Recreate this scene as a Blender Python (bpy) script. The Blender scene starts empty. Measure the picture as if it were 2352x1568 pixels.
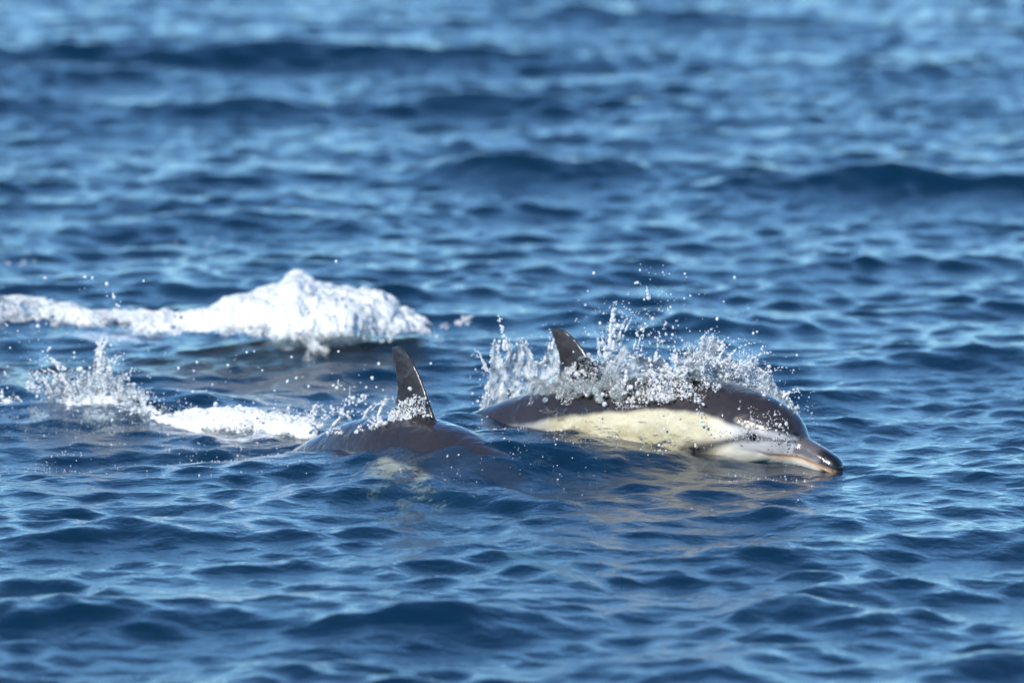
import bpy, math, random
import numpy as np
from mathutils import Vector, Matrix
rng = np.random.default_rng(7)
random.seed(7)
sc = bpy.context.scene
col = sc.collection
R = math.radians

# ------------------------------------------------------------------ camera
CAM = np.array([0.0, -20.8, 2.62]); DEP = R(6.2); LENS = 300.0; SENS = 36.0
cam = bpy.data.cameras.new('camera'); cam.lens = LENS; cam.sensor_width = SENS
cam.clip_start = 0.5; cam.clip_end = 8000
cam.dof.use_dof = True; cam.dof.focus_distance = 20.95; cam.dof.aperture_fstop = 3.6; cam.dof.aperture_blades = 9
co = bpy.data.objects.new('camera', cam); col.objects.link(co)
co.location = CAM; co.rotation_euler = (R(90) - DEP, 0, 0); sc.camera = co

# ------------------------------------------------------------------ sky, sun, exposure
SUN_EL, SUN_AZ = R(31), R(-150)         # azimuth measured clockwise from +Y (the view direction)
world = bpy.data.worlds.new('World'); sc.world = world; world.use_nodes = True
nt = world.node_tree; bg = nt.nodes['Background']
sky = nt.nodes.new('ShaderNodeTexSky'); sky.sky_type = 'NISHITA'; sky.sun_disc = False
sky.sun_elevation = SUN_EL; sky.sun_rotation = SUN_AZ
sky.air_density = 0.8; sky.dust_density = 0.0; sky.ozone_density = 1.5
tint = nt.nodes.new('ShaderNodeMixRGB'); tint.blend_type = 'MULTIPLY'; tint.inputs[0].default_value = 1.0; tint.inputs[2].default_value = (.54, .80, .99, 1)
nt.links.new(sky.outputs[0], tint.inputs[1]); nt.links.new(tint.outputs[0], bg.inputs[0]); bg.inputs[1].default_value = 0.15
sun = bpy.data.lights.new('sun', 'SUN'); sun.energy = 4.4; sun.angle = R(0.53); sun.color = (1.0, 0.95, 0.87)
so = bpy.data.objects.new('sun', sun); col.objects.link(so)
sd = Vector((math.sin(SUN_AZ) * math.cos(SUN_EL), math.cos(SUN_AZ) * math.cos(SUN_EL), math.sin(SUN_EL)))
so.rotation_euler = sd.to_track_quat('Z', 'Y').to_euler(); so.location = sd * 40
sc.view_settings.view_transform = 'Standard'; sc.view_settings.look = 'None'
sc.view_settings.exposure = 0.40; sc.view_settings.gamma = 1.0
sc.render.engine = 'CYCLES'
cy = sc.cycles
cy.use_denoising = True; cy.max_bounces = 10; cy.transparent_max_bounces = 24; cy.transmission_bounces = 8
cy.diffuse_bounces = 3; cy.glossy_bounces = 4; cy.sample_clamp_indirect = 8.0; cy.volume_bounces = 0
cy.caustics_reflective = False

# ------------------------------------------------------------------ helpers
FW = np.array([0, math.cos(DEP), -math.sin(DEP)]); UP = np.array([0, math.sin(DEP), math.cos(DEP)]); RT = np.array([1.0, 0, 0])
KPX = 2352 * LENS / SENS
def ray(px, py): return FW + RT * (px - 1176) / KPX + UP * (784 - py) / KPX
def at_z(px, py, z=0.0):                     # where the pixel's ray meets the water level z
    v = ray(px, py); return CAM + v * ((z - CAM[2]) / v[2])
def at_y(px, py, y):                         # where the pixel's ray meets an upright plane at distance y
    v = ray(px, py); return CAM + v * ((y - CAM[1]) / v[1])

def mesh_np(name, verts, faces, smooth=True):
    """verts (n,3), faces (m,k) with k = 3 or 4"""
    me = bpy.data.meshes.new(name); n, (m, k) = len(verts), faces.shape
    me.vertices.add(n); me.vertices.foreach_set('co', np.ascontiguousarray(verts, np.float32).ravel())
    me.loops.add(m * k); me.loops.foreach_set('vertex_index', np.ascontiguousarray(faces, np.int32).ravel())
    me.polygons.add(m); me.polygons.foreach_set('loop_start', np.arange(0, m * k, k, dtype=np.int32))
    me.polygons.foreach_set('use_smooth', np.full(m, smooth, bool))
    me.update(calc_edges=True); return me
def obj(name, me, mat, parent=None, **props):
    o = bpy.data.objects.new(name, me); col.objects.link(o)
    if mat: o.data.materials.clear(); o.data.materials.append(mat)
    if parent: o.parent = parent
    for k, v in props.items(): o[k] = v
    return o
def empty(name, loc, **props):
    o = bpy.data.objects.new(name, None); col.objects.link(o); o.location = loc; o.empty_display_size = .1
    for k, v in props.items(): o[k] = v
    return o
def material(name):
    m = bpy.data.materials.new(name); m.use_nodes = True; m.node_tree.nodes.clear()
    N = m.node_tree.nodes; L = m.node_tree.links
    def node(t, **kw):
        n = N.new('ShaderNode' + t)
        for k, v in kw.items():
            if k.startswith('_'): setattr(n, k[1:], v)
            else: n.inputs[k.replace('__', ' ')].default_value = v
        return n
    return m, node, lambda a, b: L.new(a, b)
def ss(a, b, x):
    t = np.clip((x - a) / (b - a), 0, 1); return t * t * (3 - 2 * t)

class Noise:                                  # value noise on a hashed lattice, numpy
    def __init__(s, seed): s.t = np.random.default_rng(seed).random((64, 64, 64)).astype(np.float32)
    def __call__(s, x, y, z=0.0):
        x, y, z = np.broadcast_arrays(x, y, z); i = [np.floor(q).astype(int) for q in (x, y, z)]
        f = [q - k for q, k in zip((x, y, z), i)]; f = [q * q * (3 - 2 * q) for q in f]; r = 0
        for a in (0, 1):
            for b in (0, 1):
                for c in (0, 1):
                    w = (f[0] if a else 1 - f[0]) * (f[1] if b else 1 - f[1]) * (f[2] if c else 1 - f[2])
                    r = r + w * s.t[(i[0] + a) % 64, (i[1] + b) % 64, (i[2] + c) % 64]
        return r
    def fbm(s, x, y, z=0.0, o=4):
        r = 0; a = .5
        for k in range(o): r = r + a * s(x * 2 ** k + 7 * k, y * 2 ** k, z * 2 ** k); a *= .5
        return r / (1 - .5 ** o)
NZ = Noise(3)

# ------------------------------------------------------------------ sea
NW = 180
wl = np.exp(rng.uniform(math.log(0.055), math.log(3.2), NW)); wl.sort()
wdir = R(-90) + R(18) + rng.normal(size=NW) * R(38) * (1 + .5 * (wl < .25))
wk = 2 * math.pi / wl; wph = rng.uniform(0, 2 * math.pi, NW)
wslope = (0.40 * np.exp(-(np.log(wl / .70) / .7) ** 2) + 0.85 * np.exp(-(np.log(wl / .16) / .65) ** 2) + .10) * rng.uniform(.5, 1.3, NW)
wslope *= 0.150 * math.sqrt(2) / math.sqrt((wslope ** 2).sum())
wamp = wslope / wk
# crests that can be picked out in the photograph: pixel, half width px, height m, slant
RIDGES = [(930, 1128, 230, .030, .10), (1200, 1150, 170, .022, -.1), (1840, 1185, 170, .022, 0), (1960, 1400, 230, .034, -.05),
          (1000, 1425, 260, .030, .1), (640, 1530, 230, .035, .1), (2260, 825, 190, .035, 0), (1420, 712, 260, .035, .05),
          (1660, 745, 210, .028, -.1), (1330, 380, 520, .08, .05), (2060, 410, 430, .08, -.05), (640, 110, 800, .12, 0), (1500, 30, 420, .075, 0), (100, 160, 330, .09, 0), (2150, 155, 300, .06, .05), (1200, 230, 380, .07, 0),
          (540, 500, 260, .04, .15), (120, 905, 170, .04, 0), (250, 1230, 200, .024, .1), (2230, 1530, 220, .03, 0),
          (1650, 1290, 190, .018, 0), (1130, 1100, 160, .012, 0), (760, 660, 330, .05, .05), (300, 240, 420, .06, 0), (1950, 1010, 120, .012, 0)]
RW = []
for px, py, hw, a, sl in RIDGES:
    p = at_z(px, py, a * .6); d = p[1] - CAM[1]; RW.append((p[0], p[1] + .1, hw * d / KPX, .13 * (d / 20.8) ** 1.3, a, sl))
# broad heaps of water pushed up by the animals
HUMP = [(.02, .42, .42, .32, .080), (.12, .78, .34, .22, .035), (.66, .36, .22, .22, .006), (-.17, .86, .15, .12, .045), (-1.05, 1.55, .45, .22, .05), (-.62, 3.0, .55, .25, .06)]
def sea_at(x, y, sp=None):
    x = np.asarray(x, np.float32); y = np.asarray(y, np.float32)
    h = np.zeros_like(x); dx = np.zeros_like(x); dy = np.zeros_like(x)
    calm = 1 - .45 * np.exp(-((x - .35) / .9) ** 2 - ((y - .3) / .8) ** 2)
    for i in range(NW):
        c, s = np.float32(math.cos(wdir[i])), np.float32(math.sin(wdir[i]))
        ph = np.float32(wk[i]) * (c * x + s * y) + np.float32(wph[i])
        a = wamp[i] if sp is None else wamp[i] * np.clip((wl[i] / sp - 2.2) / 2.0, 0, 1)
        if wl[i] > .3: a = a * calm
        h += a * np.cos(ph); q = -a * np.sin(ph) * np.float32(.9)
        dx -= q * -c; dy -= q * -s
    for rx, ry, wx, wy, a, sl in RW:
        u = (x - rx); v = (y - ry) - sl * u
        v = v + .35 * wy * np.sin(u * 3 / wx + rx * 9); g = np.exp(-(u / wx) ** 2 - (v / wy) ** 2); k = g > .003
        h[k] += a * g[k] * (1 if wx < .25 else .35 + 1.15 * NZ.fbm(u[k] * 2.6 / wx + 40, v[k] * .8 / wy + 20, 1.5 + rx, 2))
    env = np.exp(-((x - .05) / .35) ** 2 - ((y - .30) / .28) ** 2)          # water tumbling off the near dolphin's back
    if (env > .01).any():
        k = env > .01; h[k] += .030 * env[k] * (NZ.fbm(x[k] * 7.5 + 3, y[k] * 7.5, 2.2, 3) - .5)
    for hx, hy, wx, wy, a in HUMP: h += a * np.exp(-((x - hx) / wx) ** 2 - ((y - hy) / wy) ** 2)
    return h, dx, dy
def eta(x, y): return sea_at(np.atleast_1d(x), np.atleast_1d(y))[0]

def foam_mask(x, y):
    m = np.zeros_like(x)
    def blob(px, py, wpx, wy, a):
        nonlocal m
        p = at_z(px, py, .02); d = p[1] - CAM[1]
        m = np.maximum(m, a * np.exp(-((x - p[0]) / (wpx * d / KPX)) ** 2 - ((y - p[1]) / wy) ** 2))
    blob(700, 790, 300, .42, 1.1); blob(250, 760, 330, .30, .9); blob(30, 720, 150, .35, .8); blob(985, 765, 60, .25, .6); blob(1070, 735, 50, .25, .6)
    blob(40, 615, 110, .40, .78); blob(420, 572, 90, .35, .72)
    blob(240, 975, 240, .30, .68); blob(560, 992, 200, .16, .9); blob(60, 960, 120, .3, .75); blob(1050, 930, 60, .15, .4)
    return m

ang = [0.0]; da = .00042
while ang[-1] < 1.35: ang.append(ang[-1] + (da if ang[-1] < .078 else da * (1 + ((ang[-1] - .078) / .02) ** 1.3)))
ang = np.array(ang); ang = np.concatenate([-ang[:0:-1], ang]); dist = [2.0]
while dist[-1] < 6000:
    d = dist[-1]
    if d < 16.6: s_ = max(.0105, .03 * (16.6 - d))
    elif d < 24: s_ = .0105
    elif d < 42: s_ = .0105 * (d / 24) ** 2
    else: s_ = .0105 * (42 / 24) ** 2 * (d / 42) ** 3.2
    dist.append(d + min(s_, d * .2))
dist = np.array(dist)
D, A = np.meshgrid(dist, ang, indexing='ij')
gx = (D * np.sin(A)).astype(np.float32); gy = (D * np.cos(A) + CAM[1]).astype(np.float32)
spd = np.gradient(dist)[:, None]; spa = D * np.gradient(ang)[None, :]
sp = np.maximum(np.broadcast_to(spd, D.shape), spa).astype(np.float32)
h, dx, dy = sea_at(gx, gy, sp)
nr, nc = D.shape
idx = np.arange(nr * nc, dtype=np.int32).reshape(nr, nc)
F = np.stack([idx[:-1, :-1], idx[:-1, 1:], idx[1:, 1:], idx[1:, :-1]], -1).reshape(-1, 4)
me = mesh_np('sea', np.stack([gx + dx, gy + dy, h], -1).reshape(-1, 3), F)
at = me.attributes.new('foam', 'FLOAT', 'POINT'); at.data.foreach_set('value', foam_mask(gx, gy).astype(np.float32).ravel())
print('sea quads', len(F))

m_sea, node, link = material('sea_water')
out = node('OutputMaterial'); tc = node('TexCoord')
n1 = node('TexNoise', Scale=26.0, Detail=4.0, Roughness=.55); link(tc.outputs['Object'], n1.inputs['Vector'])
bump = node('Bump', Strength=.45, Distance=.012); link(n1.outputs['Fac'], bump.inputs['Height'])
fr = node('Fresnel', IOR=1.333); link(bump.outputs[0], fr.inputs['Normal'])
gl = node('BsdfAnisotropic', Roughness=.045); gl.inputs['Color'].default_value = (1, 1, 1, 1); link(bump.outputs[0], gl.inputs['Normal'])
tr = node('BsdfTransparent'); tr.inputs['Color'].default_value = (.92, .97, 1, 1)
df = node('BsdfDiffuse'); df.inputs['Color'].default_value = (.010, .115, .27, 1)
mx = node('MixShader', Fac=.15); link(tr.outputs[0], mx.inputs[1]); link(df.outputs[0], mx.inputs[2])
m2 = node('MixShader'); link(fr.outputs[0], m2.inputs[0]); link(mx.outputs[0], m2.inputs[1]); link(gl.outputs[0], m2.inputs[2])
fa = node('Attribute', _attribute_name='foam')
fn = node('TexNoise', Scale=17.0, Detail=6.0, Roughness=.7); link(tc.outputs['Object'], fn.inputs['Vector'])
ma = node('Math', _operation='ADD'); link(fa.outputs['Fac'], ma.inputs[0]); link(fn.outputs['Fac'], ma.inputs[1])
mr = node('MapRange'); mr.inputs['From Min'].default_value = 1.26; mr.inputs['From Max'].default_value = 1.50; link(ma.outputs[0], mr.inputs['Value'])
fd = node('BsdfPrincipled', Roughness=.35); fd.inputs['Base Color'].default_value = (.78, .84, .86, 1)
m3 = node('MixShader'); link(mr.outputs[0], m3.inputs[0]); link(m2.outputs[0], m3.inputs[1]); link(fd.outputs[0], m3.inputs[2])
link(m3.outputs[0], out.inputs['Surface'])
va = node('VolumeAbsorption', Density=1.3); va.inputs['Color'].default_value = (.10, .52, .62, 1); link(va.outputs[0], out.inputs['Volume'])
obj('sea', me, m_sea, kind='structure', label='rippled deep blue sea reflecting the sky', category='sea')

m_bed, node, link = material('added_floor_dark'); out = node('OutputMaterial'); pb = node('BsdfDiffuse'); pb.inputs['Color'].default_value = (.03, .05, .06, 1)  # unseen floor added so no sky shows up through the water
fn = node('TexNoise', Scale=.3, Detail=4.0); mrb = node('MixRGB', _blend_type='MIX'); mrb.inputs[1].default_value = (.02, .04, .05, 1); mrb.inputs[2].default_value = (.06, .08, .08, 1)
link(fn.outputs['Fac'], mrb.inputs[0]); link(mrb.outputs[0], pb.inputs['Color']); link(pb.outputs[0], out.inputs['Surface'])
bx, by = np.meshgrid(np.linspace(-7000, 7000, 41), np.linspace(-7000, 7000, 41), indexing='ij'); bi = np.arange(41 * 41).reshape(41, 41)
bed = mesh_np('added_floor', np.stack([bx, by, -9 - 1.0 * NZ(bx / 300, by / 300)], -1).reshape(-1, 3), np.stack([bi[:-1, :-1], bi[1:, :-1], bi[1:, 1:], bi[:-1, 1:]], -1).reshape(-1, 4))
obj('added_floor', bed, m_bed, kind='structure', label='unseen dark floor added deep below the sea to block the sky beneath', category='sea floor')

# ------------------------------------------------------------------ dolphins
def lerp(tab, s): t = np.array(tab); return np.interp(s, t[:, 0], t[:, 1])
def smooth_tab(tab, n=600):
    s = np.linspace(0, 1.85, n); v = lerp(tab, s); k = np.hanning(15); k /= k.sum()
    w = np.convolve(np.pad(v, 7, mode='edge'), k, 'valid'); w = np.where(s < .012, v, w); return np.stack([s, w], 1)
TOP = smooth_tab([[0, .0], [.005, .016], [.02, .028], [.06, .034], [.12, .038], [.152, .040], [.163, .058], [.178, .076], [.21, .099], [.26, .119], [.32, .132], [.4, .145], [.55, .156], [.75, .162], [.95, .155], [1.15, .13], [1.4, .09], [1.6, .06], [1.75, .04], [1.85, .012]])
BOT = smooth_tab([[0, .0], [.005, -.019], [.02, -.033], [.06, -.039], [.12, -.045], [.2, -.062], [.3, -.09], [.42, -.12], [.6, -.15], [.8, -.155], [1.0, -.145], [1.2, -.115], [1.4, -.08], [1.6, -.05], [1.75, -.03], [1.85, -.01]])
WID = smooth_tab([[0, .0], [.005, .020], [.02, .031], [.06, .036], [.13, .042], [.155, .05], [.18, .072], [.215, .093], [.26, .108], [.31, .12], [.42, .133], [.6, .15], [.8, .155], [1.0, .14], [1.2, .105], [1.4, .065], [1.6, .035], [1.75, .022], [1.85, .008]])
def loft(rings):
    nr, ns = rings.shape[:2]; v = rings.reshape(-1, 3); i = np.arange(nr * ns).reshape(nr, ns); j = np.roll(i, -1, 1)
    f = [np.stack([i[:-1], j[:-1], j[1:], i[1:]], -1).reshape(-1, 4)]
    c0, c1 = len(v), len(v) + 1; v = np.vstack([v, rings[0].mean(0), rings[-1].mean(0)])
    tri = np.concatenate([np.stack([np.full(ns, c0), j[0], i[0], i[0]], -1), np.stack([np.full(ns, c1), i[-1], j[-1], j[-1]], -1)])
    return v, f[0], tri[:, :3]
def blade(le, te, thick, n=26, ns=28):
    """fin lofted from root to tip: leading / trailing edge (x, span) tables; returns rings in (x, t, span)"""
    le, te = np.array(le, float), np.array(te, float); u = 1 - (1 - np.linspace(0, 1, n)) ** 1.6
    L = np.stack([np.interp(u, np.linspace(0, 1, len(le)), le[:, k]) for k in (0, 1)], 1)
    T = np.stack([np.interp(u, np.linspace(0, 1, len(te)), te[:, k]) for k in (0, 1)], 1)
    a = np.linspace(0, 2 * np.pi, ns, endpoint=False); c = (1 - np.cos(a)) / 2     # 0 = leading edge
    prof = np.sign(np.sin(a)) * (1.48 * np.sqrt(c) - .63 * c - 1.76 * c ** 2 + 1.42 * c ** 3 - .51 * c ** 4) * 2
    rings = []
    for k in range(n):
        ch = np.linalg.norm(L[k] - T[k]); p = L[k] + (T[k] - L[k]) * c[:, None]
        t = prof * max(ch * thick, .0035); rings.append(np.stack([p[:, 0], t, p[:, 1]], 1))
    return np.array(rings)
def straight_dolphin():
    s = np.concatenate([np.linspace(0.0008, .03, 16), np.linspace(.034, .30, 90), np.linspace(.31, 1.85, 130)])
    a = np.linspace(0, 2 * np.pi, 64, endpoint=False); top, bot, wid = lerp(TOP, s), lerp(BOT, s), lerp(WID, s)
    e = np.interp(s, [0, .1, .2, .5, 1.85], [.85, .8, .92, 1, 1])[:, None]
    cz = np.sign(np.sin(a)) * np.abs(np.sin(a)) ** e; cyy = np.sign(np.cos(a)) * np.abs(np.cos(a)) ** e
    z = np.where(cz > 0, cz * top[:, None], -cz * bot[:, None]); y = cyy * wid[:, None]
    parts = [loft(np.stack([np.broadcast_to(-s[:, None], z.shape), y, z], -1))]
    dz = .140
    f = blade([(-.80, dz - .02), (-.842, dz + .05), (-.877, dz + .115), (-.91, dz + .165), (-.938, dz + .195), (-.964, dz + .208)],
              [(-1.02, dz - .03), (-.982, dz + .03), (-.970, dz + .08), (-.975, dz + .13), (-.984, dz + .17), (-.987, dz + .200)], .085)
    parts.append(loft(f))
    for sg in (1, -1):                                            # flippers, swept back and down
        g = blade([(-.40, .0), (-.43, .10), (-.49, .2), (-.56, .28), (-.58, .29)], [(-.52, .0), (-.515, .08), (-.535, .17), (-.57, .26), (-.59, .29)], .07)
        x, t, q = g[..., 0], g[..., 1], g[..., 2]
        parts.append(loft(np.stack([x, sg * (.085 + q * .75), -.075 - q * .62 + t], -1)))
        k = blade([(-1.70, .0), (-1.74, .10), (-1.80, .18), (-1.87, .24), (-1.89, .245)], [(-1.88, .0), (-1.86, .08), (-1.87, .16), (-1.89, .225), (-1.90, .245)], .06)
        x, t, q = k[..., 0], k[..., 1], k[..., 2]
        parts.append(loft(np.stack([x, sg * q, t], -1)))
    V, Q, T, o = [], [], [], 0
    for v, q, t in parts: V.append(v); Q += (q + o).tolist(); T += (t + o).tolist(); o += len(v)
    me = bpy.data.meshes.new('raw'); me.from_pydata(np.vstack(V).tolist(), [], Q + T)
    o = bpy.data.objects.new('raw', me); col.objects.link(o)
    import bmesh
    bm = bmesh.new(); bm.from_mesh(me); bmesh.ops.recalc_face_normals(bm, faces=bm.faces); bm.to_mesh(me); bm.free()
    m = o.modifiers.new('r', 'REMESH'); m.mode = 'VOXEL'; m.voxel_size = .0046
    k = o.modifiers.new('s', 'SMOOTH'); k.factor = .5; k.iterations = 4
    dg = bpy.context.evaluated_depsgraph_get(); res = bpy.data.meshes.new_from_object(o.evaluated_get(dg))
    bpy.data.objects.remove(o); bpy.data.meshes.remove(me); return res
def gape(s): return np.interp(s, [0, .05, .12, .2, .24], [.0, -.003, -.008, -.024, -.020])
def pigment(p, n, band=.5):
    s, y, z = -p[:, 0], np.abs(p[:, 1]), p[:, 2]
    nb = NZ.fbm(p[:, 0] * 9 + 5, p[:, 1] * 9, p[:, 2] * 9) - .5; nf = NZ.fbm(p[:, 0] * 40 + 5, p[:, 1] * 40, p[:, 2] * 40) - .5
    def C(*c): return np.array(c, float)
    def mix(a, b, t): return a + (b - a) * t[:, None]
    dark = C(.026, .021, .022); black = C(.010, .009, .010); cream = C(.57, .525, .40); white = C(.60, .58, .50); grey = C(.20, .20, .20); face = C(.34, .34, .35); tan = C(.40, .30, .16)
    c = np.tile(white, (len(s), 1))
    c = mix(c, cream, ss(.28, .40, s) * (1 - ss(.90, 1.05, s)) * ss(-.13, -.05, z))
    c = mix(c, grey, ss(.86, 1.06, s + nb * .08) * ss(-.075, -.03, z))
    c = mix(c, face, (1 - ss(.27, .36, s + nb * .05)) * ss(-.012, .004, z - gape(s)))
    bnd = np.interp(s, [0, .135, .155, .2, .27, .34, .42, .6, .82, .95, 1.1, 1.85], [.004, .016, .040, .046, .040, .048, .066, .068, .060, .055, .05, .0])
    c = mix(c, dark, ss(-.008, .010, z - bnd + nb * .018 + nf * .008))
    # tan band that shows on the upper flank ahead of the fin
    c = mix(c, tan, band * np.exp(-((s - .60) / .10) ** 2) * np.exp(-((z - .115 - .03 * (s - .6)) / .014) ** 2))
    # eye patch, line from eye to melon, band from eye to flipper
    ez = np.interp(s, [.12, .25, .40, .46], [.031, .020, -.028, -.05]); side = ss(.012, .03, y)
    c = mix(c, C(.05, .05, .055), side * np.exp(-((z - ez) / np.interp(s, [.12, .2, .25, .3, .4], [.004, .006, .011, .012, .018])) ** 2) * ss(.135, .155, s) * (1 - ss(.42, .5, s)) * .9)
    c = mix(c, C(.035, .035, .04), np.exp(-((s - .252) / .020) ** 2 - ((z - .020) / .013) ** 2))
    c = mix(c, C(.03, .03, .035), np.exp(-((s - .43) / .05) ** 2 - ((z + .045) / .03) ** 2) * .9)
    flip = ss(.38, .40, s) * (1 - ss(.60, .62, s)) * ss(1.04, 1.14, np.sqrt((y / lerp(WID, s).clip(.01)) ** 2 + (z / lerp(BOT, s).clip(None, -.01)) ** 2)) * (z < 0)
    c = mix(c, dark, np.maximum(flip, ss(1.62, 1.72, s)))
    # beak
    bk = 1 - ss(.138, .155, s); g = z - gape(s)
    c = mix(c, C(.095, .083, .088), bk * ss(.004, .014, g + nf * .006) * ss(.055, .09, s))
    lip = np.exp(-((g + .002) / .0058) ** 2) * (1 - ss(.17, .23, s))
    c = mix(c, C(.42, .22, .075), lip * .85)
    tipm = (1 - ss(.050, .085, s + nf * .02)); c = mix(c, black, tipm * ss(.001, .008, g)); c = mix(c, black * 1.6, (1 - ss(.035, .065, s)) * ss(.003, .010, -g))
    groove = np.exp(-(g / .0026) ** 2) * (1 - ss(.22, .245, s)) * ss(.003, .01, y)
    c = mix(c, black, groove * .55)
    ol = .7 * ss(-.08, .25, NZ.fbm(p[:, 0] * 12 + 9, p[:, 1] * 10, p[:, 2] * 20) - .46)  # olive mottle painted into the flank in place of caustic light
    c = mix(c, c * np.array([.66, .64, .52]), ol * ss(.3, .4, s) * (1 - ss(1.0, 1.1, s)) * (z < bnd))
    c *= (1 + nb * .35 + nf * .25)[:, None]
    return np.clip(c, .003, .9), groove
m_skin, node, link = material('wet_dolphin_skin')
out = node('OutputMaterial'); at_ = node('Attribute', _attribute_name='pigment'); tc = node('TexCoord')
n1 = node('TexNoise', Scale=38.0, Detail=5.0); link(tc.outputs['Object'], n1.inputs['Vector'])
bump0 = node('Bump', Strength=.30, Distance=.004); link(n1.outputs['Fac'], bump0.inputs['Height'])
n3 = node('TexNoise', Scale=9.0, Detail=3.0, Distortion=.6); link(tc.outputs['Object'], n3.inputs['Vector'])
bump = node('Bump', Strength=.45, Distance=.03); link(n3.outputs['Fac'], bump.inputs['Height']); link(bump0.outputs[0], bump.inputs['Normal'])
n2 = node('TexNoise', Scale=14.0, Detail=3.0); link(tc.outputs['Object'], n2.inputs['Vector'])
rr = node('MapRange'); rr.inputs['To Min'].default_value = .16; rr.inputs['To Max'].default_value = .42; link(n2.outputs['Fac'], rr.inputs['Value'])
pb = node('BsdfPrincipled', IOR=1.4); link(at_.outputs['Color'], pb.inputs['Base Color']); link(rr.outputs[0], pb.inputs['Roughness']); link(bump.outputs[0], pb.inputs['Normal'])
pb.inputs['Coat Weight'].default_value = 1.0; pb.inputs['Coat Roughness'].default_value = .06; pb.inputs['Coat IOR'].default_value = 1.33
n4 = node('TexNoise', Scale=15.0, Detail=3.0, Roughness=.5, Distortion=.6); link(tc.outputs['Object'], n4.inputs['Vector'])
bump2 = node('Bump', Strength=.5, Distance=.02); link(n4.outputs['Fac'], bump2.inputs['Height']); link(bump2.outputs[0], pb.inputs['Coat Normal'])
link(pb.outputs[0], out.inputs['Surface'])
m_eye, node, link = material('dark_eye'); out = node('OutputMaterial'); pb = node('BsdfPrincipled', Roughness=.06); pb.inputs['Base Color'].default_value = (.012, .009, .008, 1); link(pb.outputs[0], out.inputs['Surface'])

RAW = straight_dolphin(); nv = len(RAW.vertices)
P0 = np.empty(nv * 3, np.float32); RAW.vertices.foreach_get('co', P0); P0 = P0.reshape(-1, 3)
N0 = np.empty(nv * 3, np.float32); RAW.vertices.foreach_get('normal', N0); N0 = N0.reshape(-1, 3)
PIG, GROOVE = pigment(P0, N0); PIG2 = pigment(P0, N0, 0.0)[0]
P0 = P0 - N0 * (GROOVE * .0035)[:, None]
print('dolphin verts', nv, 'polys', len(RAW.polygons))
class Pose:
    """spine bent in the upright plane: pitch (deg, up positive) against distance behind the snout"""
    def __init__(s, tip, yaw, L, pitch, roll=0.0):
        s.L = L; s.s = np.linspace(0, 1.95, 500); d = s.s[1]; th = np.radians(np.interp(s.s, *zip(*pitch)))
        k = np.hanning(81); k /= k.sum(); th = np.convolve(np.pad(th, 40, mode='edge'), k, 'valid'); s.th = th
        s.x = -np.concatenate([[0], np.cumsum(np.cos(th[:-1]) * d)]); s.z = -np.concatenate([[0], np.cumsum(np.sin(th[:-1]) * d)])
        s.tip = np.asarray(tip); s.f = np.array([math.cos(yaw), -math.sin(yaw), 0]); s.l = np.array([math.sin(yaw), math.cos(yaw), 0]); s.roll = roll
    def __call__(s, p):
        q = -p[:, 0]; th = np.interp(q, s.s, s.th); cr, sr = math.cos(s.roll), math.sin(s.roll)
        y = p[:, 1] * cr - p[:, 2] * sr; z = p[:, 1] * sr + p[:, 2] * cr
        X = np.interp(q, s.s, s.x) - np.minimum(q, 0) * -1 - np.sin(th) * z; Z = np.interp(q, s.s, s.z) + np.cos(th) * z
        return s.tip + s.L * (X[:, None] * s.f + y[:, None] * s.l + Z[:, None] * np.array([0, 0, 1.0]))
def make_dolphin(pose, label, fin=1.0, pig=PIG):
    base = pose(np.array([[-.9, 0, 0]]))[0]
    me = RAW.copy(); me.name = 'dolphin'; Q = P0.copy(); k = (Q[:, 2] > .14) & (Q[:, 0] < -.7); Q[k, 2] = .14 + (Q[k, 2] - .14) * np.where(Q[k, 2] > .165, fin, 1 + (fin - 1) * (Q[k, 2] - .14) / .025); v = pose(Q) - base
    me.vertices.foreach_set('co', v.astype(np.float32).ravel())
    a = me.color_attributes.new('pigment', 'FLOAT_COLOR', 'POINT'); a.data.foreach_set('color', np.hstack([pig, np.ones((nv, 1))]).astype(np.float32).ravel())
    me.polygons.foreach_set('use_smooth', np.ones(len(me.polygons), bool)); me.update()
    o = obj('dolphin', me, m_skin, label=label, category='dolphin', group='dolphins surfacing together'); o.location = base
    import bmesh
    for sg in (1, -1):
        bm = bmesh.new(); bmesh.ops.create_icosphere(bm, subdivisions=2, radius=.0115 * pose.L)
        em = bpy.data.meshes.new('eye'); bm.to_mesh(em); bm.free(); em.polygons.foreach_set('use_smooth', np.ones(len(em.polygons), bool))
        e = obj('eye', em, m_eye, o); yy = float(lerp(WID, .252)) * .955
        e.location = pose(np.array([[-.252, sg * yy, .020]]))[0] - base
    return o
tipA = at_z(1932, 1084, -.006)
POSE_A = Pose(tipA, R(35.5), .87, [(0, -27), (.12, -18), (.3, -4), (.6, 4), (.9, 8), (1.2, 11), (1.5, 18), (1.9, 22)])
dolA = make_dolphin(POSE_A, 'dolphin with cream flank, domed head and dark-tipped beak above the water', .86)
# near dolphin: the fin's rear root is set from the pixel, depth from the heap of water it lies in
POSE_B = Pose((0, 0, 0), R(50), .90, [(0, -24), (.4, -17), (.8, -9.5), (1.05, 4), (1.3, 15), (1.9, 20)], roll=R(2))
want = at_y(938, 957, .50); POSE_B.tip = want - POSE_B(np.array([[-.93, 0, .15]]))[0]
dolB = make_dolphin(POSE_B, 'mostly submerged dolphin showing its tall dark dorsal fin and brown back', 1.0, PIG2)
print('A fin tip', POSE_A(np.array([[-1.03, 0, .34]])), 'B back', want, 'B tip', POSE_B.tip)
bpy.data.meshes.remove(RAW)

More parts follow.
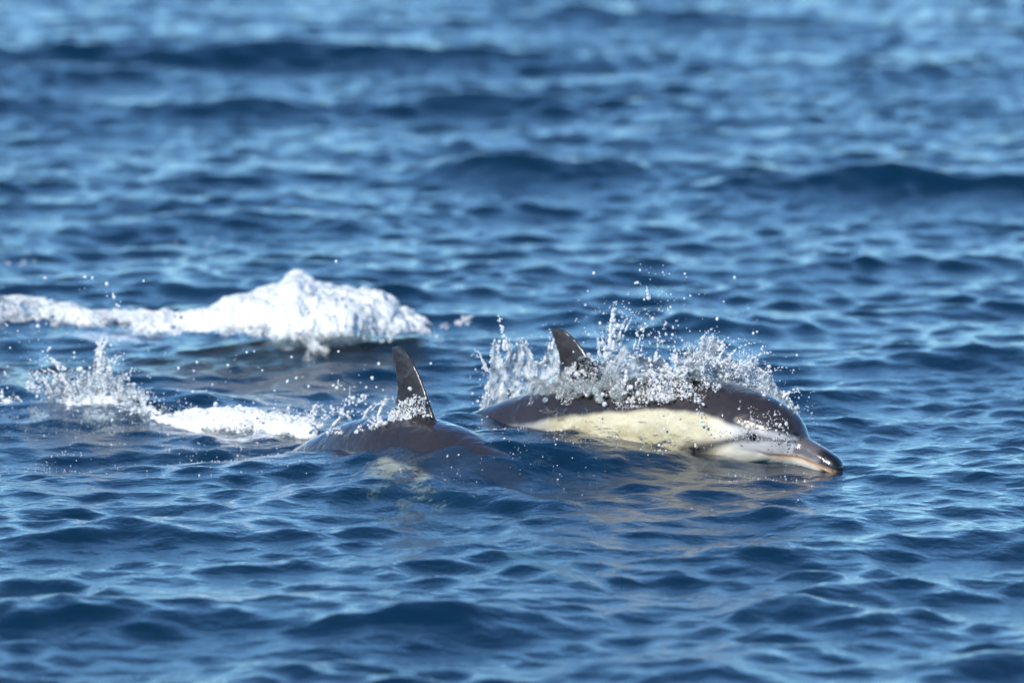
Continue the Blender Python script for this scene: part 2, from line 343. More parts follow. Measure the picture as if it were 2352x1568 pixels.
# ------------------------------------------------------------------ splashes
from mathutils.bvhtree import BVHTree
def bvh_of(o):
    me = o.data; n = len(me.vertices); v = np.empty(n * 3, np.float32); me.vertices.foreach_get('co', v)
    v = v.reshape(-1, 3) + np.array(o.location); return BVHTree.FromPolygons(v.tolist(), [tuple(p.vertices) for p in me.polygons])
BVH = [bvh_of(dolA), bvh_of(dolB)]
def in_front(px, py, y):
    """a point on the pixel's ray at plane y, or just off a dolphin's skin where the skin is nearer"""
    v = ray(px, py); v = v / np.linalg.norm(v); t = (y - CAM[1]) / v[1]
    for b in BVH:
        hit = b.ray_cast(Vector(CAM), Vector(v), 60)
        if hit[0] is not None and hit[3] < t: t = min(t, hit[3] - abs(rng.normal()) * .018 - .002)
    return CAM + v * t

def ico(sub):
    import bmesh
    bm = bmesh.new(); bmesh.ops.create_icosphere(bm, subdivisions=sub, radius=1.0)
    v = np.array([q.co[:] for q in bm.verts]); f = np.array([[q.index for q in p.verts] for p in bm.faces]); bm.free(); return v, f
ICO = {1: ico(1), 2: ico(2)}
class Drops:
    """a cloud of water drops collected as centres, radii and stretch vectors"""
    def __init__(s): s.c, s.r, s.d = [], [], []
    def add(s, c, r, d=(0, 0, 0)): s.c.append(np.asarray(c, float)); s.r.append(r); s.d.append(d)
    def string(s, p, v, n, r0, dt=.006, wob=.15):
        """a ligament breaking into beads along a ballistic path"""
        g = np.array([0, 0, -9.8]); v = np.asarray(v, float)
        for i in range(n):
            t = i * dt * rng.uniform(.7, 1.3); u = i / max(n - 1, 1)
            r = r0 * (1 - .55 * u) * rng.uniform(.55, 1.25)
            vv = v + g * t; d = vv / (np.linalg.norm(vv) + 1e-6)
            s.add(p + v * t + .5 * g * t * t + rng.normal(size=3) * r0 * wob * (1 + 3 * u), r, d * rng.uniform(.0, 1.3) * (1 - u))
    def mesh(s, name):
        c = np.array(s.c); r = np.array(s.r); d = np.array(s.d, float); V, F, o = [], [], 0
        for sub, k in ((1, r < .0024), (2, r >= .0024)):
            if not k.any(): continue
            tv, tf = ICO[sub]; n = k.sum()
            jit = 1 + .18 * rng.normal(size=(n, len(tv), 1)).clip(-1.5, 1.5) * (r[k][:, None, None] > .004)
            loc = tv[None] * jit; dd = d[k]
            loc = loc + dd[:, None, :] * (loc * dd[:, None, :]).sum(-1, keepdims=True) / (np.linalg.norm(dd, axis=1)[:, None, None] + 1e-6)
            V.append((c[k][:, None] + loc * r[k][:, None, None]).reshape(-1, 3)); F.append((tf[None] + (np.arange(n) * len(tv))[:, None, None] + o).reshape(-1, 3)); o += n * len(tv)
        return mesh_np(name, np.vstack(V), np.vstack(F))
def rad(med=.0020, sg=.5, lo=.0009, hi=.0075): return float(np.clip(med * math.exp(rng.normal() * sg), lo, hi))
def region(dr, xs, top, bot, n, depth, spread, med=.0020, conc=1.0, clump=.35, freq=.03, chain=.4, front=True, hi=.0075, seed=0, sg=.5, soft=0.0):
    """drops filling a silhouette between two curves of the photograph, clumped, with depth of their own"""
    xs = np.array(xs, float); k = 0; tries = 0
    wmax = max(np.array(bot) - np.array(top))
    while k < n and tries < n * 40:
        tries += 1; px = rng.uniform(xs[0], xs[-1]); a, b = np.interp(px, xs, top), np.interp(px, xs, bot)
        if rng.random() > (b - a) / wmax: continue
        py = b - (b - a) * rng.random() ** conc
        nz = NZ.fbm(np.array(px * freq + seed), np.array(py * freq), 3.1 + seed, 3)
        edge = (b - py) / (b - a + 1)
        if nz < clump + .30 * edge + .22 * max(0, 1 - (b - py) / (.3 * (b - a) + 1)) * soft: continue
        y = depth(px) + rng.normal() * spread
        p = in_front(px, py, y) if front else at_y(px, py, y)
        r = rad(med, sg, hi=hi); dr.add(p, r); k += 1
        if rng.random() < chain:
            ang_ = rng.normal() * .8; dirv = np.array([math.sin(ang_), rng.normal() * .4, math.cos(ang_)]); q = np.array(p)
            for j in range(rng.integers(1, 6)):
                r2 = r * rng.uniform(.4, .95); q = q + dirv * (r + r2) * rng.uniform(.5, 1.1) + rng.normal(size=3) * r * .4; dr.add(q, r2); r = max(r2, .0009); k += 1
def lump_mesh(name, c, r, voxel, disp=.0, freq=30.0, smooth=2):
    dr = Drops(); dr.c, dr.r, dr.d = list(c), list(np.maximum(r, voxel * 1.4)), [(0, 0, 0)] * len(c)
    me = dr.mesh('raw'); o = bpy.data.objects.new('raw', me); col.objects.link(o)
    m = o.modifiers.new('r', 'REMESH'); m.mode = 'VOXEL'; m.voxel_size = voxel
    k = o.modifiers.new('s', 'SMOOTH'); k.factor = .5; k.iterations = smooth
    res = bpy.data.meshes.new_from_object(o.evaluated_get(bpy.context.evaluated_depsgraph_get()))
    bpy.data.objects.remove(o); bpy.data.meshes.remove(me); res.name = name
    n = len(res.vertices); v = np.empty(n * 3, np.float32); res.vertices.foreach_get('co', v); v = v.reshape(-1, 3)
    if disp:
        nn = np.empty(n * 3, np.float32); res.vertices.foreach_get('normal', nn); nn = nn.reshape(-1, 3)
        v = v + nn * ((NZ.fbm(v[:, 0] * freq, v[:, 1] * freq, v[:, 2] * freq, 3) - .5) * 2 * disp)[:, None]
    res.vertices.foreach_set('co', v.astype(np.float32).ravel()); res.polygons.foreach_set('use_smooth', np.ones(len(res.polygons), bool)); res.update()
    return res
def roll_mesh(name, xs, top, bot, yc, half, amp, freq, nu=420, nph=90, seed=0, drop=.03, gaps=lambda p: 0.0):
    """a tumbling roll of whitewater: crest and foot follow the photograph's curves, with real depth and fractal lumps"""
    px = np.linspace(xs[0], xs[-1], nu); ph = np.linspace(0, math.pi, nph)
    t_, b_ = np.interp(px, xs, top), np.interp(px, xs, bot); V = np.empty((nu, nph, 3)); thin = np.empty((nu, nph))
    for i in range(nu):
        y0 = yc(px[i]); f = at_y(px[i], b_[i], y0 - half(px[i])); c = at_y(px[i], t_[i], y0); hgt = max(c[2] - f[2], .004)
        V[i, :, 0] = c[0] + (f[0] - c[0]) * np.cos(ph).clip(0, 1); V[i, :, 1] = y0 - half(px[i]) * np.cos(ph)
        V[i, :, 2] = f[2] + hgt * np.sin(ph) ** .8 - drop * np.abs(np.cos(ph)) ** 6
        e = min(i, nu - 1 - i) / nu; thin[i] = np.maximum(np.abs(np.cos(ph)) ** 9, 1 - np.clip(e / .05, 0, 1)) + gaps(px[i])
    du = np.gradient(V, axis=0); dv = np.gradient(V, axis=1); n = np.cross(du, dv); n /= np.linalg.norm(n, axis=-1, keepdims=True) + 1e-9
    if n[:, nph // 2, 2].mean() < 0: n = -n
    X, Y, Z = V[..., 0], V[..., 1], V[..., 2]; w = NZ.fbm(X * freq * .5 + seed, Y * freq * .5, Z * freq * .5, 3) * 1.6
    a = NZ.fbm(X * freq + w + seed, Y * freq * .8, Z * freq + w, 5); bl = np.abs(NZ.fbm(X * freq * 2.3 + seed, Y * freq * 2.3, Z * freq * 2.3 + w, 4) - .5) * 2
    V = V + n * (amp * (2.0 * (a - .45) + .9 * (.5 - bl)) * (1 - .6 * thin.clip(0, 1)))[..., None]
    thin = np.clip(thin + 1.3 * (.5 - a), 0, 1)
    i = np.arange(nu * nph).reshape(nu, nph); me = mesh_np(name, V.reshape(-1, 3), np.stack([i[:-1, :-1], i[1:, :-1], i[1:, 1:], i[:-1, 1:]], -1).reshape(-1, 4))
    q = me.attributes.new('thin', 'FLOAT', 'POINT'); q.data.foreach_set('value', thin.astype(np.float32).ravel()); return me
def sheet_mesh(name, xs, top, bot, depth, lean, dr=None, nu=150, nv=70, hole=.50, seed=0, fx=.020, fy=.008, thick=.0018, front=True):
    """a torn curtain of water hanging between two curves, with ragged holes and beads along its rim"""
    U, Vv = np.meshgrid(np.linspace(xs[0], xs[-1], nu), np.linspace(0, 1, nv), indexing='ij')
    a, b = np.interp(U, xs, top), np.interp(U, xs, bot); a = a + (b - a) * .9 * (NZ.fbm(U * .045 + seed, 0 * U, 6.0, 3) - .38).clip(0, .5); PY = b + (a - b) * Vv
    P = np.empty(U.shape + (3,)); wav = (NZ.fbm(U * .012 + seed, Vv * 2.0, 1.0) - .5) * .14
    for i in range(nu):
        for j in range(nv):
            y = depth(U[i, j]) + lean * Vv[i, j] + wav[i, j]
            P[i, j] = in_front(U[i, j], PY[i, j], y) if front else at_y(U[i, j], PY[i, j], y)
    nz = NZ.fbm(U * fx + seed, PY * fy, seed * 1.7, 4); ed = np.minimum((U - xs[0]), (xs[-1] - U)) / 25.0
    keep = (nz + .0 - .22 * np.clip(Vv - .55, 0, 1) * 2 - .2 * np.clip(1 - ed, 0, 1)) > hole - .14
    i = np.arange(nu * nv).reshape(nu, nv); fk = keep[:-1, :-1] & keep[1:, :-1] & keep[1:, 1:] & keep[:-1, 1:]
    q = np.stack([i[:-1, :-1], i[1:, :-1], i[1:, 1:], i[:-1, 1:]], -1)[fk]
    cnt = np.zeros(nu * nv, int); np.add.at(cnt, q.ravel(), 1); rim = np.where((cnt > 0) & (cnt < 4))[0]
    v = P.reshape(-1, 3); back = v + np.array([0, thick, 0])
    used = np.unique(q); mp = np.full(nu * nv, -1); mp[used] = np.arange(len(used)); q = mp[q]; nu_ = len(used)
    e = np.concatenate([q[:, [0, 1]], q[:, [1, 2]], q[:, [2, 3]], q[:, [3, 0]]]); key = {}
    for a_, b_ in e.tolist(): key[(a_, b_)] = 1
    bd = np.array([(a_, b_) for a_, b_ in key if (b_, a_) not in key])
    side = np.stack([bd[:, 1], bd[:, 0], bd[:, 0] + nu_, bd[:, 1] + nu_], -1)
    if dr is not None:
        for k in rim[rng.random(len(rim)) < .55]: dr.add(v[k] + rng.normal(size=3) * .002, rad(.0019, .45, hi=.005))
    return mesh_np(name, np.vstack([v[used], back[used]]), np.vstack([q, q[:, ::-1] + nu_, side]))

m_spray, node, link = material('water_drops')
out = node('OutputMaterial'); pb = node('BsdfPrincipled', Roughness=.10, IOR=1.38); pb.inputs['Base Color'].default_value = (.97, .98, .99, 1)
pb.inputs['Transmission Weight'].default_value = .40; pb.inputs['Specular IOR Level'].default_value = .8
tl = node('BsdfTranslucent'); tl.inputs['Color'].default_value = (.92, .95, .97, 1); mx = node('MixShader', Fac=.3); link(pb.outputs[0], mx.inputs[1]); link(tl.outputs[0], mx.inputs[2])
link(mx.outputs[0], out.inputs['Surface'])
m_foam, node, link = material('white_foam')
out = node('OutputMaterial'); pb = node('BsdfPrincipled', Roughness=.4); pb.inputs['Base Color'].default_value = (.82, .85, .85, 1)
tc = node('TexCoord'); n1 = node('TexNoise', Scale=55.0, Detail=6.0, Roughness=.7); link(tc.outputs['Object'], n1.inputs['Vector'])
bump = node('Bump', Strength=.45, Distance=.010); link(n1.outputs['Fac'], bump.inputs['Height']); link(bump.outputs[0], pb.inputs['Normal'])
tl = node('BsdfTranslucent'); tl.inputs['Color'].default_value = (.84, .92, .92, 1); mx = node('MixShader', Fac=.2); link(pb.outputs[0], mx.inputs[1]); link(tl.outputs[0], mx.inputs[2])
th = node('Attribute', _attribute_name='thin'); n5 = node('TexNoise', Scale=38.0, Detail=6.0, Roughness=.72, Distortion=.8); link(tc.outputs['Object'], n5.inputs['Vector'])
ad = node('Math', _operation='ADD'); link(th.outputs['Fac'], ad.inputs[0]); link(n5.outputs['Fac'], ad.inputs[1])
mr5 = node('MapRange'); mr5.inputs['From Min'].default_value = .88; mr5.inputs['From Max'].default_value = 1.22; link(ad.outputs[0], mr5.inputs['Value'])
trn = node('BsdfTransparent'); mx2 = node('MixShader'); link(mr5.outputs[0], mx2.inputs[0]); link(mx.outputs[0], mx2.inputs[1]); link(trn.outputs[0], mx2.inputs[2])
link(mx2.outputs[0], out.inputs['Surface'])
m_sheet, node, link = material('torn_water_sheet')
out = node('OutputMaterial'); tc = node('TexCoord'); mp = node('Mapping'); mp.inputs['Scale'].default_value = (34, 34, 9); link(tc.outputs['Object'], mp.inputs['Vector'])
n1 = node('TexNoise', Scale=1.6, Detail=7.0, Roughness=.68); link(mp.outputs[0], n1.inputs['Vector'])
bump = node('Bump', Strength=.7, Distance=.01); link(n1.outputs['Fac'], bump.inputs['Height'])
rm = node('MapRange'); rm.inputs['From Min'].default_value = .42; rm.inputs['From Max'].default_value = .66; rm.inputs['To Min'].default_value = .04; rm.inputs['To Max'].default_value = .75; link(n1.outputs['Fac'], rm.inputs['Value'])
tr = node('BsdfTransparent'); tr.inputs['Color'].default_value = (.90, .95, .97, 1)
gl = node('BsdfAnisotropic', Roughness=.12); link(bump.outputs[0], gl.inputs['Normal']); fr = node('Fresnel', IOR=1.333); link(bump.outputs[0], fr.inputs['Normal'])
mA = node('MixShader'); link(fr.outputs[0], mA.inputs[0]); link(tr.outputs[0], mA.inputs[1]); link(gl.outputs[0], mA.inputs[2])
pw = node('BsdfPrincipled', Roughness=.3); pw.inputs['Base Color'].default_value = (.86, .90, .92, 1); link(bump.outputs[0], pw.inputs['Normal'])
tl = node('BsdfTranslucent'); tl.inputs['Color'].default_value = (.85, .9, .92, 1); mB = node('MixShader', Fac=.4); link(pw.outputs[0], mB.inputs[1]); link(tl.outputs[0], mB.inputs[2])
mC = node('MixShader'); link(rm.outputs[0], mC.inputs[0]); link(mA.outputs[0], mC.inputs[1]); link(mB.outputs[0], mC.inputs[2]); link(mC.outputs[0], out.inputs['Surface'])
m_film, node, link = material('thin_water_film')
out = node('OutputMaterial'); tc = node('TexCoord'); mp = node('Mapping'); mp.inputs['Scale'].default_value = (11, 11, 14); link(tc.outputs['Object'], mp.inputs['Vector'])
n1 = node('TexNoise', Scale=1.0, Detail=5.0, Roughness=.6, Distortion=1.0); link(mp.outputs[0], n1.inputs['Vector'])
bump = node('Bump', Strength=.8, Distance=.022); link(n1.outputs['Fac'], bump.inputs['Height'])
vo = node('TexNoise', Scale=.8, Detail=2.0, Distortion=2.2); link(mp.outputs[0], vo.inputs['Vector'])  # faint pale streaks in the film, standing in for caustic lines of light
sb = node('Math', _operation='SUBTRACT'); sb.inputs[1].default_value = .5; link(vo.outputs['Fac'], sb.inputs[0]); ab = node('Math', _operation='ABSOLUTE'); link(sb.outputs[0], ab.inputs[0])
rm = node('MapRange'); rm.inputs['From Min'].default_value = .0; rm.inputs['From Max'].default_value = .028; rm.inputs['To Min'].default_value = .10; rm.inputs['To Max'].default_value = .0; link(ab.outputs[0], rm.inputs['Value'])
tr = node('BsdfTransparent'); tr.inputs['Color'].default_value = (.97, .98, .96, 1)
gl = node('BsdfAnisotropic', Roughness=.10); link(bump.outputs[0], gl.inputs['Normal']); fr = node('Fresnel', IOR=1.333); link(bump.outputs[0], fr.inputs['Normal'])
pw = node('BsdfPrincipled', Roughness=.2); pw.inputs['Base Color'].default_value = (.9, .9, .84, 1); link(bump.outputs[0], pw.inputs['Normal'])
mA = node('MixShader'); link(rm.outputs[0], mA.inputs[0]); link(tr.outputs[0], mA.inputs[1]); link(pw.outputs[0], mA.inputs[2])
mB = node('MixShader'); link(fr.outputs[0], mB.inputs[0]); link(mA.outputs[0], mB.inputs[1]); link(gl.outputs[0], mB.inputs[2]); link(mB.outputs[0], out.inputs['Surface'])
m_clear, node, link = material('clear_water_mass')
out = node('OutputMaterial'); tc = node('TexCoord'); n1 = node('TexNoise', Scale=45.0, Detail=4.0); link(tc.outputs['Object'], n1.inputs['Vector'])
bump = node('Bump', Strength=.5, Distance=.008); link(n1.outputs['Fac'], bump.inputs['Height'])
pb = node('BsdfPrincipled', Roughness=.06, IOR=1.333); pb.inputs['Base Color'].default_value = (.9, .96, .96, 1); pb.inputs['Transmission Weight'].default_value = .86; link(bump.outputs[0], pb.inputs['Normal'])
link(pb.outputs[0], out.inputs['Surface'])

def place(o, root): o.parent = root; o.matrix_parent_inverse = Matrix.Translation(-Vector(root.location)); return o

# ---- the splash over the leading dolphin
tA = math.tan(R(35.5))
def yA(px): return float(tipA[1] + (tipA[0] - (px - 1176) * 21.2 / KPX) * tA)
SA = empty('splash', at_z(1450, 1000), label='bursting splash of drops and water sheets over the cream-flanked dolphin', category='splash')
dr = Drops()
xs = [1215, 1260, 1300, 1360, 1400, 1430, 1470, 1530, 1580, 1640, 1700, 1770, 1815, 1838]
tp = [885, 850, 825, 815, 760, 735, 785, 800, 790, 800, 815, 850, 905, 960]
bt = [930, 925, 930, 935, 938, 940, 935, 925, 905, 890, 895, 930, 965, 985]
region(dr, xs[:9], tp[:9], bt[:9], 2500, lambda p: yA(p) + .02, .07, med=.0016, conc=1.2, clump=.43, freq=.028, chain=.5, sg=.6, soft=1.0)
region(dr, xs[:10], np.array(tp[:10]) - 25, bt[:10], 3200, lambda p: yA(p) + .02, .09, med=.0010, conc=1.3, clump=.34, freq=.02, chain=.3, seed=1, sg=.35, soft=1.0)
# thicker froth along the back and a trail of spray behind the melon
region(dr, [1330, 1400, 1480, 1560, 1640, 1700], [850, 830, 840, 845, 855, 880], [930, 935, 928, 915, 935, 960], 1100, lambda p: yA(p) - .02, .05, med=.0017, clump=.42, freq=.035, chain=.5, seed=2, sg=.6, soft=1.0)
XR, TR, BR = [1540, 1580, 1640, 1700, 1760, 1810, 1845], [810, 780, 775, 800, 838, 888, 955], [868, 868, 874, 888, 915, 955, 1000]
region(dr, XR, TR, BR, 2000, lambda p: yA(p) + .10, .06, med=.0016, clump=.38, freq=.035, chain=.45, seed=4, front=False, sg=.55)
region(dr, XR, np.array(TR) - 12, BR, 2000, lambda p: yA(p) + .10, .06, med=.0010, clump=.34, freq=.03, chain=.3, seed=5, front=False, sg=.3)
# drops running down the skin of the head and flank
region(dr, [1600, 1680, 1760, 1840, 1900], [900, 890, 920, 985, 1035], [990, 1010, 1015, 1040, 1065], 520, lambda p: yA(p) - .1, .01, med=.0011, clump=.42, freq=.02, chain=.2, seed=5)
region(dr, [1240, 1400, 1640], [930, 930, 950], [1010, 1030, 1040], 60, lambda p: yA(p) - .1, .01, med=.0013, clump=.4, chain=.1, seed=6)
# wide halo of single drops
region(dr, [1080, 1200, 1380, 1480, 1600, 1750, 1880], [800, 740, 640, 560, 640, 720, 860], [930, 880, 850, 840, 830, 860, 980], 620, lambda p: yA(p) + .05, .16, med=.0015, conc=2.0, clump=.25, chain=.08, seed=8, front=False)
for px, py, vx, vz, n, r0 in [(1408, 800, .05, 1.5, 22, .0055), (1425, 790, .45, 1.35, 16, .004), (1462, 800, .25, 1.1, 18, .004), (1160, 800, -.05, 1.25, 16, .0055), (1125, 850, -.4, 1.1, 15, .004),
                              (1262, 800, .12, 1.05, 12, .0045), (1375, 815, -.1, 1.1, 12, .004), (1590, 830, .5, 1.4, 18, .0038), (1650, 840, .7, 1.2, 20, .004), (1700, 850, .8, 1.0, 18, .0038), (1560, 850, -.2, 1.2, 14, .004),
                              (1740, 870, .8, .8, 16, .0035), (1800, 910, .6, .5, 12, .0035), (1500, 830, .1, 1.2, 14, .004), (1620, 835, .2, 1.5, 18, .0035)]:
    for k in range(2): dr.string(at_y(px + rng.normal() * 6, py, yA(px) + .05 + rng.normal() * .03), (vx + rng.normal() * .08, rng.normal() * .15, vz * rng.uniform(.8, 1.05)), n, r0 * rng.uniform(.7, 1), .0065)
region(dr, [1370, 1430, 1480, 1530, 1560], [680, 590, 555, 640, 720], [800, 790, 790, 800, 810], 230, lambda p: yA(p) + .08, .08, med=.0012, conc=1.4, clump=.36, freq=.02, chain=.25, seed=9, front=False, sg=.5)
# white beads at the waterline, added to stand in for sun glints
for k in range(1100):
    px = rng.uniform(1250, 1900); py = 1050 + (px - 1600) * .06 + rng.normal() * 40
    if NZ.fbm(np.array(px * .012), np.array(py * .05), 7.0, 2) < .54: continue
    p = at_z(px, py, .0); p[2] = eta(p[0], p[1])[0] + .001
    dr.add(p, rad(.0012, .4, hi=.0028))
sh1 = sheet_mesh('water_sheet', [1105, 1140, 1170, 1220, 1250, 1285], [800, 775, 775, 782, 768, 762], [960, 950, 940, 930, 925, 920], lambda p: yA(p) + .16, .03, dr, hole=.41, seed=3, fx=.05, fy=.008, front=False)
sh2 = sheet_mesh('water_sheet', [1300, 1360, 1400, 1440, 1500, 1560, 1620], [830, 810, 790, 800, 822, 815, 805], [900, 905, 910, 905, 890, 880, 872], lambda p: yA(p) - .02, .03, dr, hole=.47, seed=11, fx=.03, fy=.02)
sh3 = sheet_mesh('water_sheet', [1555, 1590, 1630, 1680, 1740, 1800, 1830], [800, 765, 768, 800, 830, 890, 935], [870, 868, 870, 880, 900, 945, 970], lambda p: yA(p) + .12, .05, dr, hole=.47, seed=17, fx=.03, fy=.02, front=False)
for sh in (sh1, sh2, sh3): place(obj('water_sheet', sh, m_sheet), SA)
U, Vv = np.meshgrid(np.linspace(1225, 1590, 150), np.linspace(0, 1, 60), indexing='ij')
PYf = np.interp(U, [1225, 1300, 1450, 1600, 1690], [930, 938, 932, 945, 975]) * (1 - Vv) + np.interp(U, [1225, 1350, 1500, 1690], [985, 1030, 1055, 1050]) * Vv
okf = np.zeros(U.shape, bool); Pf = np.zeros(U.shape + (3,))
wv = NZ.fbm(U * .02, PYf * .035, 5.0, 4)
for i in range(U.shape[0]):
    for j in range(U.shape[1]):
        v = ray(U[i, j], PYf[i, j]); v = v / np.linalg.norm(v); hit = BVH[0].ray_cast(Vector(CAM), Vector(v), 60)
        eg = min(U[i, j] - 1225, 1590 - U[i, j]) / 90
        if hit[0] is not None and eg + .9 * (wv[i, j] - .5) + .25 > .3: okf[i, j] = True; Pf[i, j] = CAM + v * (hit[3] - .003 - .016 * wv[i, j])
ii = np.arange(U.size).reshape(U.shape); fk = okf[:-1, :-1] & okf[1:, :-1] & okf[1:, 1:] & okf[:-1, 1:]
q = np.stack([ii[:-1, :-1], ii[:-1, 1:], ii[1:, 1:], ii[1:, :-1]], -1)[fk]; us = np.unique(q); mpq = np.full(U.size, -1); mpq[us] = np.arange(len(us))
place(obj('water_film', mesh_np('water_film', Pf.reshape(-1, 3)[us], mpq[q]), m_film), SA)
# clear water still sliding off the back, beside the fin
cc, rr_ = [], []
for k in range(150):
    px = rng.uniform(1225, 1440); top_ = np.interp(px, [1225, 1300, 1370, 1440], [880, 850, 858, 866]); py = rng.uniform(top_, 880 + 55 * float(NZ.fbm(np.array(px * .05), np.array(.5), 2.0, 3)))
    cc.append(in_front(px, py, yA(px) - .02) + rng.normal(size=3) * .004); rr_.append(rng.uniform(.005, .015))
place(obj('water_mass', lump_mesh('water_mass', cc, rr_, .0038, .006, 40.0), m_clear), SA)
place(obj('droplets', dr.mesh('droplets'), m_spray, kind='stuff'), SA); nA = len(dr.c)

# ---- the wake splash thrown up behind the near dolphin's fin
SB = empty('splash', at_z(240, 960), label='ragged splash with a thin spout and foam trail behind the near dark fin', category='splash')
dr = Drops(); yB = lambda p: float(np.interp(p, [0, 240, 450, 740, 900, 980], [1.55, 1.45, 1.25, 1.05, .72, .55]))
xs = [-10, 40, 110, 160, 210, 240, 290, 340, 400, 470, 560, 650, 745]
tp = [905, 915, 900, 865, 850, 830, 875, 900, 930, 945, 945, 950, 965]
bt = [965, 985, 985, 985, 985, 985, 985, 992, 1000, 1003, 1003, 1003, 1003]
region(dr, xs, tp, bt, 3600, yB, .09, med=.0018, conc=1.3, clump=.33, freq=.025, chain=.5, front=False, seed=21, sg=.6)
region(dr, xs, np.array(tp) - 15, bt, 4200, yB, .09, med=.0011, conc=1.3, clump=.30, freq=.02, chain=.3, front=False, seed=22, sg=.35)
region(dr, [-10, 60, 120, 250, 350, 480], [900, 890, 880, 850, 900, 940], [985, 990, 990, 990, 995, 1000], 2600, yB, .09, med=.0011, conc=1.0, clump=.28, freq=.02, chain=.3, front=False, seed=33, sg=.35)
region(dr, [60, 110, 170, 230, 290, 330], [800, 815, 830, 770, 840, 900], [900, 900, 900, 900, 910, 930], 800, yB, .06, med=.0020, conc=1.2, clump=.42, freq=.03, chain=.6, front=False, seed=23)
region(dr, [690, 740, 800, 860, 910, 960, 990], [960, 900, 860, 860, 900, 910, 940], [1003, 1000, 995, 985, 965, 958, 955], 900, yB, .06, med=.0022, conc=1.3, clump=.40, freq=.035, chain=.55, seed=25)
region(dr, [890, 920, 950, 978], [945, 925, 905, 915], [965, 965, 962, 958], 620, lambda p: .50, .03, med=.0016, clump=.25, chain=.4, seed=27)
region(dr, [0, 120, 260, 420, 600, 800, 1000], [640, 600, 660, 800, 800, 800, 820], [900, 850, 860, 920, 940, 930, 930], 260, yB, .18, med=.0020, conc=1.5, clump=.25, chain=.1, front=False, seed=29)
for px, py, vx, vz, n, r0 in [(222, 840, .12, 1.15, 20, .0065), (228, 835, .2, 1.3, 18, .005), (160, 890, -.45, 1.2, 24, .005), (150, 880, -.6, .9, 18, .0045), (250, 860, .3, 1.0, 16, .0045), (120, 900, -.5, 1.0, 16, .004), (270, 880, .5, .9, 14, .004),
                              (705, 975, .35, .95, 18, .005), (775, 980, .55, 1.0, 20, .005), (840, 960, .5, .95, 18, .004), (720, 970, .2, .8, 12, .004), (870, 950, .3, .9, 12, .004), (330, 930, .2, .7, 10, .004), (60, 930, -.3, .7, 12, .004)]:
    for k in range(2): dr.string(at_y(px + rng.normal() * 5, py, yB(px) + rng.normal() * .03), (vx + rng.normal() * .05, rng.normal() * .12, vz * rng.uniform(.85, 1.05)), n, r0 * rng.uniform(.7, 1), .0065)
for k in range(1100):  # more floating white beads, put in as glints along the wake
    px = rng.uniform(0, 1250); py = 1020 + rng.normal() * 26 + 25 * (px > 800)
    if NZ.fbm(np.array(px * .012), np.array(py * .05), 8.0, 2) < .55: continue
    p = at_z(px, py, .02); p[2] = eta(p[0], p[1])[0] + .001; dr.add(p, rad(.0012, .4, hi=.0028))
sh1 = sheet_mesh('water_sheet', [95, 130, 170, 215, 240, 262, 300, 345], [835, 830, 850, 815, 772, 840, 868, 920], [930, 935, 940, 940, 940, 940, 945, 950], yB, .04, dr, hole=.45, seed=31, fx=.03, fy=.015, front=False)
sh2 = sheet_mesh('water_sheet', [150, 220, 300, 380, 430], [905, 885, 895, 935, 975], [990, 990, 992, 1000, 1002], lambda p: yB(p) - .05, .04, dr, hole=.42, seed=37, front=False)
for sh in (sh1, sh2): place(obj('water_sheet', sh, m_sheet), SB)
place(obj('foam', roll_mesh('foam', [-25, 40, 120, 200, 260, 330, 400, 470, 540, 600, 680, 750], [918, 930, 935, 915, 918, 940, 958, 952, 946, 955, 962, 990], [975, 992, 992, 990, 990, 996, 1004, 1006, 1006, 1006, 1006, 1004], yB, lambda p: .10, .021, 24.0, seed=3, gaps=lambda p: float(np.interp(p, [-25, 330, 430, 680, 750], [.34, .30, .12, .12, .3]))), m_foam, kind='stuff'), SB)
place(obj('droplets', dr.mesh('droplets'), m_spray, kind='stuff'), SB); nB = len(dr.c)

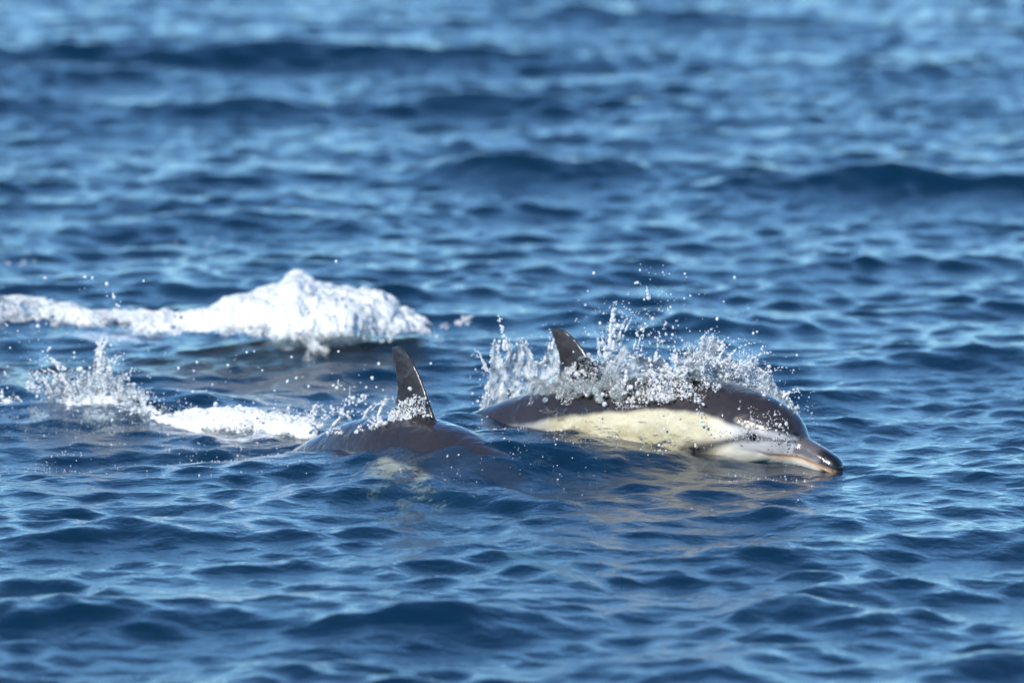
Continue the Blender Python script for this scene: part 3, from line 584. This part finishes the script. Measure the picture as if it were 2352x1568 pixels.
# ---- the whitewater breaking on the swell farther out
SC = empty('breaking_wave', at_z(700, 795), label='white breaking crest of foam on the swell behind both dolphins', category='whitewater')
dr = Drops(); yC = lambda p: 2.95
xs = [-30, 40, 100, 200, 300, 400, 470, 540, 600, 640, 680, 720, 780, 840, 890, 920, 960, 1010]
tp = [692, 690, 708, 722, 735, 735, 722, 695, 670, 662, 648, 672, 682, 688, 702, 728, 745, 760]
bt = [738, 738, 742, 752, 765, 775, 772, 770, 790, 800, 803, 803, 803, 800, 790, 760, 768, 774]
place(obj('foam', roll_mesh('foam', xs, tp, bt, yC, lambda p: float(np.interp(p, [-30, 300, 480, 650, 800, 900, 1010], [.12, .16, .22, .32, .32, .16, .08])), .036, 10.0, 560, 130, seed=8, gaps=lambda p: float(np.interp(p, [-30, 380, 520, 860, 940], [.34, .30, .0, .0, .22]))), m_foam, kind='stuff'), SC)
region(dr, xs, np.array(tp) - 14, bt, 1500, lambda p: 2.85, .12, med=.0026, conc=.8, clump=.38, freq=.03, chain=.4, front=False, hi=.007, seed=41)
region(dr, [-10, 60, 120, 200], [680, 690, 700, 720], [735, 740, 750, 755], 420, lambda p: 3.0, .15, med=.0028, clump=.42, chain=.4, front=False, hi=.01, seed=43)
region(dr, [1010, 1040, 1085], [735, 715, 722], [765, 750, 745], 70, lambda p: 3.1, .1, med=.0028, clump=.36, chain=.4, front=False, hi=.009, seed=45)
region(dr, [0, 40, 90], [600, 590, 588], [628, 618, 600], 60, lambda p: 4.9, .15, med=.0016, clump=.38, chain=.4, front=False, hi=.011, seed=47)
region(dr, [350, 420, 490], [560, 552, 545], [580, 575, 562], 25, lambda p: 5.6, .15, med=.0016, clump=.42, chain=.4, front=False, hi=.011, seed=49)
place(obj('droplets', dr.mesh('droplets'), m_spray, kind='stuff'), SC)
print('drops', nA, nB, len(dr.c))

# ---- single drops that can be picked out against the sea
def lone(px, py, y, r, label, group):
    t = Drops(); t.add((0, 0, 0), r * .8, (0, 0, .25)); o = obj('water_drop', t.mesh('water_drop'), m_spray, label=label, category='water drop', group=group); o.location = at_y(px, py, y)
for px, py, r in [(1364, 627, .0048), (1687, 637, .0046), (1647, 732, .005), (1378, 742, .0048), (1470, 620, .0036), (1459, 650, .0036), (1730, 765, .004), (1462, 765, .0042), (1540, 705, .0034), (1352, 768, .004)]:
    lone(px, py, yA(px) + .05, r, 'single bright water drop flung clear above the cream-flanked dolphin', 'drops above the leading dolphin')
for px, py, r in [(245, 652, .006), (262, 682, .0055), (212, 638, .0045), (268, 700, .0045), (330, 645, .0035), (772, 600, .0045), (410, 845, .0045), (85, 910, .005), (870, 835, .005), (855, 868, .0055)]:
    lone(px, py, yB(px), r, 'single bright water drop in the air above the foam trail behind the fin', 'drops above the foam trail')
